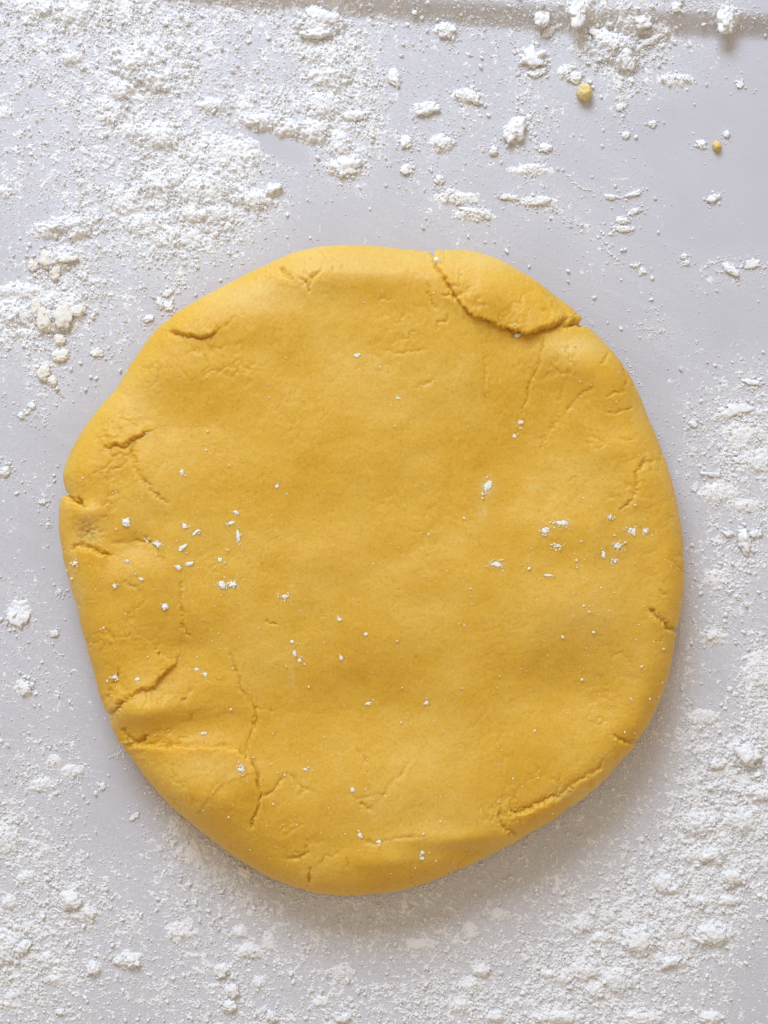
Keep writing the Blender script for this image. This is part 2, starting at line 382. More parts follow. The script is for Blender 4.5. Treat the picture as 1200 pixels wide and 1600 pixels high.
# creases, cracks and folds: points, half-width px, depth mm, (lip side, lip mm, lip width px)
CR = [
 ([(677,378),(675,400),(683,420),(694,436),(703,453),(709,465)], 2.9, 1.5, (-1, 0.6, 26)),
 ([(709,462),(730,490),(760,502),(790,515),(815,521)], 2.4, 1.0, (-1, 1.2, 40)),
 ([(790,515),(815,522),(838,521),(856,514),(872,508),(886,499)], 3.6, 1.3, (-1, 2.0, 44)),
 ([(884,509),(896,505),(912,504),(926,505)], 3.4, 2.4, (-1, 0.5, 22)),
 ([(668,444),(671,462),(678,478),(683,486)], 2.3, 0.7, None),
 ([(683,514),(687,504),(698,500),(701,490)], 2.0, 0.5, None),
 ([(695,462),(709,465),(725,458)], 2.4, 0.8, None),
 ([(437,417),(445,426),(452,430),(457,434)], 3.8, 1.6, (1, 0.3, 16)),
 ([(470,434),(479,441),(484,457)], 2.3, 0.9, None), ([(483,445),(489,430),(501,421)], 2.6, 1.0, None),
 ([(262,517),(285,522),(308,526),(328,523),(341,513)], 3.0, 1.2, (-1, 1.1, 26)), ([(350,511),(356,503),(365,494)], 2.2, 0.6, None),
 ([(165,700),(180,695),(194,698),(208,684),(230,674)], 3.0, 0.9, (-1, 1.0, 30)),
 ([(206,690),(208,715),(216,738),(230,758),(247,777),(262,786)], 2.9, 0.85, None),
 ([(178,712),(174,722),(160,732),(147,738)], 2.2, 0.4, None),
 ([(86,768),(103,773),(114,783),(124,783),(132,789)], 3.4, 2.6, (1, 0.6, 24)),
 ([(112,856),(124,850),(146,858),(160,864),(174,868)], 4.2, 1.7, (1, 0.7, 24)),
 ([(176,850),(190,848),(235,845)], 3.0, 0.5, None), ([(226,838),(240,852),(256,876)], 2.4, 0.55, None),
 ([(195,910),(214,918),(217,930)], 2.6, 0.6, None), ([(283,910),(282,940),(287,975),(290,984)], 2.8, 0.6, None),
 ([(166,983),(174,992),(178,1003)], 3.0, 0.7, None), ([(178,998),(197,994),(205,990)], 2.0, 0.35, None),
 ([(284,976),(290,990),(298,995)], 2.8, 0.9, None),
 ([(276,1030),(274,1040),(262,1046),(252,1060),(241,1074),(222,1078),(205,1090)], 2.4, 0.5, (1, 1.3, 44)),
 ([(186,1048),(178,1068),(170,1090)], 3.4, 1.0, None), ([(168,1116),(182,1108),(192,1097),(204,1088)], 3.6, 1.4, (-1, 0.5, 20)),
 ([(299,1074),(291,1085),(288,1098)], 2.5, 0.6, None), ([(298,1118),(300,1130)], 2.4, 0.5, None),
 ([(190,1138),(204,1156),(214,1160),(232,1152)], 3.6, 1.6, None), ([(178,1168),(205,1163),(214,1161)], 3.0, 1.0, None),
 ([(208,1160),(245,1163),(290,1166),(330,1164),(372,1170),(392,1185),(402,1205),(405,1225),(410,1243)], 3.0, 0.9, (1, 2.1, 62)),
 ([(410,1240),(405,1255),(398,1275),(395,1292)], 2.6, 1.0, None),
 ([(360,1020),(369,1050),(376,1075),(396,1106),(398,1130),(390,1150),(386,1172)], 2.7, 0.75, None), ([(396,1106),(412,1110),(428,1112)], 2.0, 0.4, None),
 ([(412,1242),(428,1236),(436,1222),(440,1212)], 2.6, 0.7, None), ([(450,1208),(470,1228),(492,1238)], 2.8, 0.6, None), ([(475,1230),(468,1245)], 2.2, 0.5, None),
 ([(450,1342),(468,1341),(481,1331)], 2.4, 0.9, None), ([(468,1341),(469,1352)], 2.0, 0.6, None),
 ([(486,1358),(483,1382)], 3.2, 1.7, None), ([(541,1340),(543,1355)], 2.6, 0.6, None),
 ([(565,1310),(585,1317),(605,1312),(630,1306),(655,1306)], 2.6, 0.6, None), ([(566,1255),(578,1264)], 2.6, 0.7, None),
 ([(596,1250),(606,1228),(628,1208),(640,1190)], 3.0, 0.45, None), ([(560,1175),(572,1190)], 3.0, 0.4, None),
 ([(781,1268),(780,1282),(790,1294),(802,1303)], 3.4, 1.3, (1, 0.4, 16)), ([(799,1264),(806,1272),(836,1258),(862,1247),(878,1244)], 2.7, 1.0, (1, 1.3, 24)),
 ([(872,1244),(900,1222),(930,1205),(945,1190)], 3.4, 0.6, (1, 0.5, 26)),
 ([(962,1150),(972,1156),(980,1162),(995,1160)], 3.4, 1.2, (1, 0.4, 20)),
 ([(1015,952),(1030,966),(1042,979),(1062,986)], 3.4, 1.7, (1, 0.3, 20)), ([(1030,922),(1041,930)], 2.6, 0.7, None),
 ([(1018,722),(1008,722),(994,740),(993,768),(985,782),(970,797)], 2.8, 0.85, None), ([(1008,722),(1020,735)], 2.0, 0.4, None),
 ([(888,752),(900,745),(904,775)], 2.0, 0.4, None), ([(950,620),(966,614),(976,609)], 2.4, 0.6, None), ([(952,645),(972,642),(986,636)], 2.3, 0.5, None),
 ([(968,685),(990,685)], 2.0, 0.4, None), ([(938,568),(946,560),(951,548)], 2.2, 0.6, None), ([(975,572),(978,600)], 2.4, 0.4, None),
 ([(848,526),(846,545),(840,572),(826,606),(818,640)], 2.4, 0.55, None), ([(876,656),(896,628),(925,605)], 3.0, 0.45, None), ([(845,700),(868,660),(880,600)], 3.2, 0.35, None),
 ([(600,548),(630,551),(668,546)], 2.6, 0.35, None), ([(648,606),(678,594)], 3.0, 0.4, None), ([(760,560),(755,600),(765,640)], 3.0, 0.3, None),
 ([(800,528),(812,520),(808,512)], 2.0, 0.5, None), ([(600,1240),(560,1246),(540,1240)], 2.6, 0.3, None), ([(415,970),(430,976)], 2.4, 0.5, None),
]
jx = px + 4.5 * fbm2(px / 17, py / 17, 2, seed=31) + 2.4 * vnoise2(px / 5, py / 5, seed=33)
jy = py + 4.5 * fbm2(px / 17, py / 17, 2, seed=37) + 2.4 * vnoise2(px / 5, py / 5, seed=39)
dn = np.zeros_like(px)
for pts, w, dep, lip in CR:
    w = 0.82 * w
    pts = np.array(pts, float)
    reach = max(6 * w, (3.2 * lip[2]) if lip else 0) + 8
    m = (px > pts[:, 0].min() - reach) & (px < pts[:, 0].max() + reach) & (py > pts[:, 1].min() - reach) & (py < pts[:, 1].max() + reach) & (zz > 0.0005)
    if not m.any(): continue
    ax = jx[m]; ay = jy[m]
    best = np.full(ax.shape, 1e9); sgn = np.zeros(ax.shape); tpar = np.zeros(ax.shape)
    seg = np.hypot(*(pts[1:] - pts[:-1]).T); cum = np.concatenate([[0], np.cumsum(seg)])
    for i in range(len(pts) - 1):
        dx, dy = pts[i + 1] - pts[i]; L2 = dx * dx + dy * dy
        t = np.clip(((ax - pts[i, 0]) * dx + (ay - pts[i, 1]) * dy) / L2, 0, 1)
        ex = ax - pts[i, 0] - t * dx; ey = ay - pts[i, 1] - t * dy
        d = np.hypot(ex, ey)
        b = d < best
        best[b] = d[b]; sgn[b] = np.sign(dx * ey - dy * ex)[b]; tpar[b] = ((cum[i] + t * seg[i]) / cum[-1])[b]
    taper = np.clip(4 * np.minimum(tpar + 0.12, 1.12 - tpar), 0, 1) ** 0.6
    vary = 1 + 0.7 * vnoise2(ax / 14, ay / 14, seed=43)
    prof = -0.74 * dep * np.exp(-(best / (w * (0.55 + 0.45 * taper))) ** 1.6) * taper * vary + 0.05 * dep * taper * np.exp(-((best - 3.4 * w) / (2.4 * w)) ** 2) + 0.30 * dep * taper * np.exp(-(best / (2.6 * w)) ** 2) * fbm2(ax / 5.5, ay / 5.5, 3, gain=0.7, seed=47)
    if lip:
        side, lh, lw = lip
        t2 = np.clip(5 * np.minimum(tpar, 1 - tpar) + 0.15, 0, 1)
        up = (sgn == side)
        prof = prof + np.where(up, lh * np.exp(-(best / lw) ** 1.5), -0.25 * lh * np.exp(-(best / (0.6 * lw)) ** 1.5)) * t2 * smooth(0, 1, best / (1.3 * w))
    dn[m] += prof
# torn, crumbly patch at the left edge and faint dry wrinkles near the rim
patch = np.exp(-(((px - 138) / 22) ** 2 + ((py - 832) / 20) ** 2))
dn += patch * (0.9 * fbm2(px / 7, py / 7, 3, gain=0.7, seed=51) - 0.3)
p2 = np.exp(-(((px - 185) / 22) ** 2 + ((py - 1095) / 22) ** 2)) + np.exp(-(((px - 815) / 40) ** 2 + ((py - 1278) / 14) ** 2))
dn += p2 * 0.5 * fbm2(px / 9, py / 9, 3, gain=0.65, seed=53)
ridge = 1 - np.abs(fbm2(px / 36, py / 36, 3, seed=61)) * 6
wr = smooth(-0.1, 0.35, fbm2(px / 120, py / 120, 2, seed=67) + 0.15 * smooth(0.5, 0.8, rad))
dn += -0.12 * np.clip(ridge, 0, 1) ** 2 * wr
ridge2 = 1 - np.abs(fbm2(px / 58 + 3, py / 58, 4, gain=0.6, seed=63)) * 9
dn += -0.36 * np.clip(ridge2, 0, 1) ** 1.5 * smooth(0.50, 0.66, rad) * smooth(0.02, 0.30, fbm2(px / 75, py / 75, 2, seed=69))
ridge3 = 1 - np.abs(fbm2(px / 24 + 9, py / 24, 3, gain=0.6, seed=64)) * 7
dn += -0.08 * np.clip(ridge3, 0, 1) ** 2 * smooth(0.10, 0.4, fbm2(px / 95, py / 95, 2, seed=66))
# small pores
pore = smooth(0.50, 0.72, vnoise2(px / 7.5, py / 7.5, seed=77)) * smooth(-0.2, 0.4, vnoise2(px / 90, py / 90, seed=79))
dn += -0.10 * pore
dn += 0.025 * vnoise2(px / 3.1, py / 3.1, seed=81)

Pm = np.stack([x, y, z], -1)
gu = np.gradient(Pm, axis=1); gv = np.gradient(Pm, axis=0)
Nn = np.cross(gu, gv); Nn /= np.linalg.norm(Nn, axis=-1, keepdims=True) + 1e-12
Pm = Pm + Nn * (0.001 * dn * smooth(0.0, 0.004, zz))[..., None]
# slight random swelling of the side wall
Pm[..., 2] = np.maximum(Pm[..., 2], -0.0004)
top = grid_faces(N, N)
rim_idx = np.concatenate([np.arange(N), np.arange(1, N) * N + N - 1, (N - 1) * N + np.arange(N - 2, -1, -1), np.arange(N - 2, 0, -1) * N])
Vd = np.concatenate([Pm.reshape(-1, 3), [[C0[0], C0[1], -0.0004]]])
ci = N * N
nxt = np.roll(rim_idx, -1)
me = bpy.data.meshes.new('dough')
fq = top[:, [0, 3, 2, 1]]
ft = np.stack([nxt, rim_idx, np.full_like(rim_idx, ci)], -1)
nl = len(fq) * 4 + len(ft) * 3
me.vertices.add(len(Vd)); me.vertices.foreach_set('co', Vd.astype(np.float32).ravel())
me.loops.add(nl); me.loops.foreach_set('vertex_index', np.concatenate([fq.ravel(), ft.ravel()]).astype(np.int32))
me.polygons.add(len(fq) + len(ft))
me.polygons.foreach_set('loop_start', np.concatenate([np.arange(len(fq)) * 4, len(fq) * 4 + np.arange(len(ft)) * 3]).astype(np.int32))
me.polygons.foreach_set('use_smooth', np.ones(len(fq) + len(ft), bool))
me.update(calc_edges=True)
fpx, fpy = to_px(Pm[..., 0], Pm[..., 1], Pm[..., 2])
dust_or_sheen = 0.55 * patch * np.clip(0.5 + fbm2(px / 6, py / 6, 3, seed=91), 0, 1)
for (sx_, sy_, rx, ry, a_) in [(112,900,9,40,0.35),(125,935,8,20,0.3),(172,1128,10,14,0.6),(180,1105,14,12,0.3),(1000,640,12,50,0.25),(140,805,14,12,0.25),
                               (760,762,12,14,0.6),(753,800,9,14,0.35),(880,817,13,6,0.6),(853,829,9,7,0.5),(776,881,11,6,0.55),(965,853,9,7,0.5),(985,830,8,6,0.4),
                               (355,914,14,7,0.5),(456,1060,5,14,0.4),(560,402,190,26,0.22),(330,455,130,26,0.21),(760,405,80,22,0.12),(190,600,50,70,0.07),(900,545,50,24,0.12),(320,1200,70,20,0.10),(900,960,60,40,0.14),(960,880,40,90,0.08),(640,1260,160,40,0.06),(560,900,120,50,0.05),(900,1240,50,12,0.15),(840,760,20,8,0.25),(905,540,40,14,0.15)]:  # broad faint entries paint window sheen on rim and flaps; small ones are flour
    dust_or_sheen += a_ * np.exp(-(((fpx - sx_) / rx) ** 2 + ((fpy - sy_) / ry) ** 2)) * np.clip((0.55 if a_ > 0.23 else 1.0) + (1.1 if a_ > 0.23 else 0.25) * fbm2(fpx / 5, fpy / 5, 3, gain=.7, seed=93), 0, 1.3)
dust_or_sheen = np.concatenate([np.clip(dust_or_sheen, 0, 0.85).ravel(), [0]])
me.attributes.new('dust_or_sheen', 'FLOAT', 'POINT').data.foreach_set('value', dust_or_sheen.astype(np.float32))
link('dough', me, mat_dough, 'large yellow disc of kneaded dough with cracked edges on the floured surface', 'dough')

# look-up of the dough's top height
GS = 3.0
gw, gh = 400, 534
ZG = np.full((gh, gw), -1.0)
m = (fpx > 0) & (fpx < 1199) & (fpy > 0) & (fpy < 1599)
np.maximum.at(ZG, ((fpy[m] / GS).astype(int), (fpx[m] / GS).astype(int)), Pm[..., 2][m])
def dough_z(px_, py_):
    return ZG[np.clip((np.asarray(py_) / GS).astype(int), 0, gh - 1), np.clip((np.asarray(px_) / GS).astype(int), 0, gw - 1)]

# ------------------------------------------------------------------ flour: the spread sheet of powder (relief, one object)
ST = 1.35
fx_ = np.arange(-40, 1241, ST); fy_ = np.arange(-40, 1641, ST)
X, Y = np.meshgrid(fx_, fy_); X = X.astype(np.float32); Y = Y.astype(np.float32)
D = density(X, Y)
n = fbm2(X / 12, Y / 12, 4, gain=0.72, seed=101)
n = n + 0.30 * fbm2(X / 45, Y / 45, 2, seed=107) + 0.34 * vnoise2(X / 3.3, Y / 3.3, seed=109)
order = np.sort(n.ravel()[::37]); q = np.interp(n, order, np.linspace(0, 1, len(order)))
cov = 0.84 * np.clip(D, 0, 1) ** 2.3
t = q - (1 - cov)
hgt = np.where(t > 0, 0.03 + 0.55 * np.clip(t, 0, 1) ** 0.6, -0.15 + np.maximum(t, -0.3))
# mounds: px, py, rx, ry, height mm
MOUNDS = [(500,38,44,30,1.9),(508,85,34,22,1.0),(515,118,36,26,1.5),(505,165,30,26,1.1),(410,190,36,15,1.6),(450,200,32,14,1.4),(490,205,34,20,1.5),(530,225,20,22,1.2),(538,262,30,16,1.0),
 (350,245,62,36,1.0),(320,290,70,34,1.2),(395,312,38,16,1.3),(425,297,14,10,1.3),(300,335,34,14,1.0),(340,335,30,16,1.0),(270,370,40,20,0.6),(330,165,26,12,0.9),
 (215,100,42,34,1.9),(240,125,30,22,1.5),(190,140,26,16,1.2),(250,212,42,24,1.4),(205,205,20,14,1.0),(175,180,24,16,0.8),(165,165,18,14,0.7),(112,92,16,13,1.3),(110,20,40,22,1.3),(60,10,40,20,1.0),
 (250,290,36,24,0.9),(200,315,40,22,0.9),(225,350,40,18,0.8),(110,352,44,14,1.5),(75,360,26,14,1.2),(120,365,20,10,1.3),(90,405,26,20,1.4),(30,455,34,14,0.8),(25,490,40,24,1.0),(90,478,40,22,1.4),(80,500,26,26,1.3),(30,520,40,8,0.5),
 (962,72,46,26,2.1),(975,98,22,18,1.9),(985,45,28,15,1.2),(1028,50,22,10,0.9),(905,20,22,24,1.2),(835,90,22,14,1.1),(695,48,18,12,1.0),(730,150,24,12,0.8),(665,170,20,10,0.9),(805,205,15,17,1.5),(1133,33,18,16,1.5),(1055,125,26,12,0.7),(885,112,14,12,0.9),
 (715,310,40,10,0.6),(740,335,34,10,0.7),(830,265,36,10,0.5),(840,315,36,7,0.5),(690,225,20,14,0.7),(1165,680,36,22,0.6),(1130,650,16,10,0.5),(1180,720,30,20,0.6),(1120,770,30,16,0.6),(1165,790,26,10,0.4),
 (1120,905,24,16,0.5),(1115,995,22,14,0.6),(1100,1120,26,12,0.6),(1190,1050,30,40,0.6),(1165,1180,28,22,1.7),(1120,1192,12,9,0.9),(1190,1238,26,16,1.6),(1090,1285,30,22,1.3),(1160,1280,34,22,1.2),(1112,1335,26,14,1.3),(1085,1335,20,14,0.9),
 (1035,1380,20,18,1.2),(1050,1390,10,8,1.0),(1142,1372,22,14,1.4),(1090,1408,22,9,0.9),(1140,1407,20,8,1.0),(1060,1455,16,12,0.7),(1000,1470,32,26,1.5),(1112,1460,34,18,1.6),(1050,1502,28,7,0.9),(910,1442,18,16,1.0),(940,1465,18,10,0.8),
 (915,1515,24,18,1.1),(962,1530,28,22,1.2),(930,1545,20,14,1.0),(1005,1590,34,14,1.3),(1110,1590,18,12,1.3),(870,1588,40,14,1.2),(752,1515,16,12,1.1),(735,1540,20,14,1.0),(722,1572,18,16,0.8),(775,1588,16,10,0.8),(655,1475,22,9,0.5),(735,1455,12,16,0.7),
 (780,1430,14,10,0.7),(855,1520,12,8,0.8),(880,1525,14,14,0.7),(950,1432,14,10,0.6),(110,1408,22,18,1.4),(130,1428,26,14,0.8),(10,1480,34,34,1.5),(14,1410,14,12,0.9),(40,1370,14,10,0.8),(75,1500,12,14,0.7),(85,1530,14,10,0.7),(18,1565,14,16,0.7),
 (200,1500,22,14,1.0),(148,1513,12,12,1.0),(280,1455,22,16,0.6),(300,1330,24,20,0.6),(280,1290,18,18,0.6),(330,1360,20,12,0.5),(390,1485,24,12,0.9),(375,1455,12,10,0.7),(348,1515,16,10,0.9),(362,1548,12,10,1.2),(358,1573,12,10,1.1),(405,1535,10,8,0.7),
 (535,1520,18,16,0.5),(500,1565,12,8,0.7),(425,1588,9,8,0.9),(540,1590,10,8,0.9),(420,1470,10,14,0.4),
 (10,1310,20,30,1.1),(65,1225,20,12,0.6),(115,1205,20,10,0.5),(30,960,18,24,0.5),(38,1075,14,14,0.6),(85,1190,12,10,0.4),(0,300,20,12,0.6),(8,175,14,10,0.5)]
for (bx, by, rx, ry, mm_) in MOUNDS:
    i0, i1 = np.searchsorted(fy_, [by - 2.2 * ry, by + 2.2 * ry]); j0, j1 = np.searchsorted(fx_, [bx - 2.2 * rx, bx + 2.2 * rx])
    sx_, sy_ = X[i0:i1, j0:j1], Y[i0:i1, j0:j1]
    if sx_.size == 0: continue
    wob = 0.75 * fbm2(sx_ / 12, sy_ / 12, 4, gain=0.75, seed=111)
    r_ = np.hypot((sx_ - bx) / rx, (sy_ - by) / ry) + wob
    dome = mm_ * 1.15 * np.clip(1 - r_ ** 2, -0.2, 1)
    sub = hgt[i0:i1, j0:j1]
    rough = 0.35 * fbm2(sx_ / 9, sy_ / 9, 3, gain=0.7, seed=115)
    hgt[i0:i1, j0:j1] = np.where(dome > 0, np.maximum(sub, 0) * 0.6 + dome * (1 + rough) + 0.12 * rough, sub)
hgt += np.where(hgt > 0, 0.10 * vnoise2(X / 4.0, Y / 4.0, seed=121) + 0.05 * vnoise2(X / 2.7, Y / 2.7, seed=123), 0)
keepv = hgt > 0
kf = keepv[:-1, :-1] | keepv[1:, :-1] | keepv[1:, 1:] | keepv[:-1, 1:]
under = (dough_z(X, Y) > 0.004)
kf &= ~(under[:-1, :-1] & under[1:, 1:])
F = grid_faces(len(fy_), len(fx_))[kf.ravel()]
used, inv = np.unique(F.ravel(), return_inverse=True)
bzf = board_z(X, Y)
Vf = np.stack([(X - 600) * K, (800 - Y) * K, bzf + 0.001 * np.clip(hgt, -0.12, 9)], -1).reshape(-1, 3)[used]
me = mesh_from('flour', Vf, inv.reshape(-1, 4))
link('flour', me, mat_flour, 'fine white flour spread in thin drifts over the grey surface', kind='stuff')
print('flour faces', len(F))
def flour_h(px_, py_):
    i = np.clip(((np.asarray(py_) + 40) / ST).astype(int), 0, len(fy_) - 1); j = np.clip(((np.asarray(px_) + 40) / ST).astype(int), 0, len(fx_) - 1)
    return np.maximum(hgt[i, j], 0) * 0.001

# ------------------------------------------------------------------ flour grains and crumbs too many to count: instanced lumps (one object)
def grain_tree(name, mat, variants=5, sub=2):
    ng = bpy.data.node_groups.new(name, 'GeometryNodeTree')
    ng.interface.new_socket('Geometry', in_out='INPUT', socket_type='NodeSocketGeometry')
    ng.interface.new_socket('Geometry', in_out='OUTPUT', socket_type='NodeSocketGeometry')
    gi = ng.nodes.new('NodeGroupInput'); go = ng.nodes.new('NodeGroupOutput')
    g2i = ng.nodes.new('GeometryNodeGeometryToInstance')
    for k in range(variants):
        ico = ng.nodes.new('GeometryNodeMeshIcoSphere'); ico.inputs['Radius'].default_value = 1.0; ico.inputs['Subdivisions'].default_value = sub
        pos = ng.nodes.new('GeometryNodeInputPosition')
        add = ng.nodes.new('ShaderNodeVectorMath'); add.operation = 'ADD'; add.inputs[1].default_value = (k * 7.3, k * 3.1, k * 1.7)
        no = ng.nodes.new('ShaderNodeTexNoise'); no.inputs['Scale'].default_value = 1.1; no.inputs['Detail'].default_value = 2
        sub_ = ng.nodes.new('ShaderNodeVectorMath'); sub_.operation = 'SUBTRACT'; sub_.inputs[1].default_value = (.5, .5, .5)
        mul = ng.nodes.new('ShaderNodeVectorMath'); mul.operation = 'SCALE'; mul.inputs['Scale'].default_value = 2.0
        sp = ng.nodes.new('GeometryNodeSetPosition')
        ng.links.new(pos.outputs[0], add.inputs[0]); ng.links.new(add.outputs[0], no.inputs['Vector']); ng.links.new(no.outputs['Color'], sub_.inputs[0])
        ng.links.new(sub_.outputs[0], mul.inputs[0]); ng.links.new(ico.outputs['Mesh'], sp.inputs['Geometry']); ng.links.new(mul.outputs[0], sp.inputs['Offset'])
        ng.links.new(sp.outputs[0], g2i.inputs[0])
    def attr(nm, ty):
        a = ng.nodes.new('GeometryNodeInputNamedAttribute'); a.data_type = ty; a.inputs['Name'].default_value = nm
        return a.outputs[0]
    ip = ng.nodes.new('GeometryNodeInstanceOnPoints')
    ip.inputs['Pick Instance'].default_value = True
    ng.links.new(gi.outputs[0], ip.inputs['Points']); ng.links.new(g2i.outputs[0], ip.inputs['Instance'])
    ng.links.new(attr('pick', 'INT'), ip.inputs['Instance Index'])
    ng.links.new(attr('turn', 'FLOAT_VECTOR'), ip.inputs['Rotation']); ng.links.new(attr('size', 'FLOAT_VECTOR'), ip.inputs['Scale'])
    sm = ng.nodes.new('GeometryNodeSetMaterial'); sm.inputs['Material'].default_value = mat
    ng.links.new(ip.outputs[0], sm.inputs[0]); ng.links.new(sm.outputs[0], go.inputs[0])
    return ng

def scatter(name, pts, size, mat, label, variants=5):
    me = bpy.data.meshes.new(name)
    me.vertices.add(len(pts)); me.vertices.foreach_set('co', np.asarray(pts, np.float32).ravel())
    me.attributes.new('size', 'FLOAT_VECTOR', 'POINT').data.foreach_set('vector', np.asarray(size, np.float32).ravel())
    me.attributes.new('turn', 'FLOAT_VECTOR', 'POINT').data.foreach_set('vector', (rng.random((len(pts), 3)) * 6.283).astype(np.float32).ravel())
    me.attributes.new('pick', 'INT', 'POINT').data.foreach_set('value', rng.integers(0, variants, len(pts)).astype(np.int32))
    o = link(name, me, mat, label, kind='stuff')
    md = o.modifiers.new('grains', 'NODES'); md.node_group = grain_tree(name + '_nodes', mat, variants)
    return o

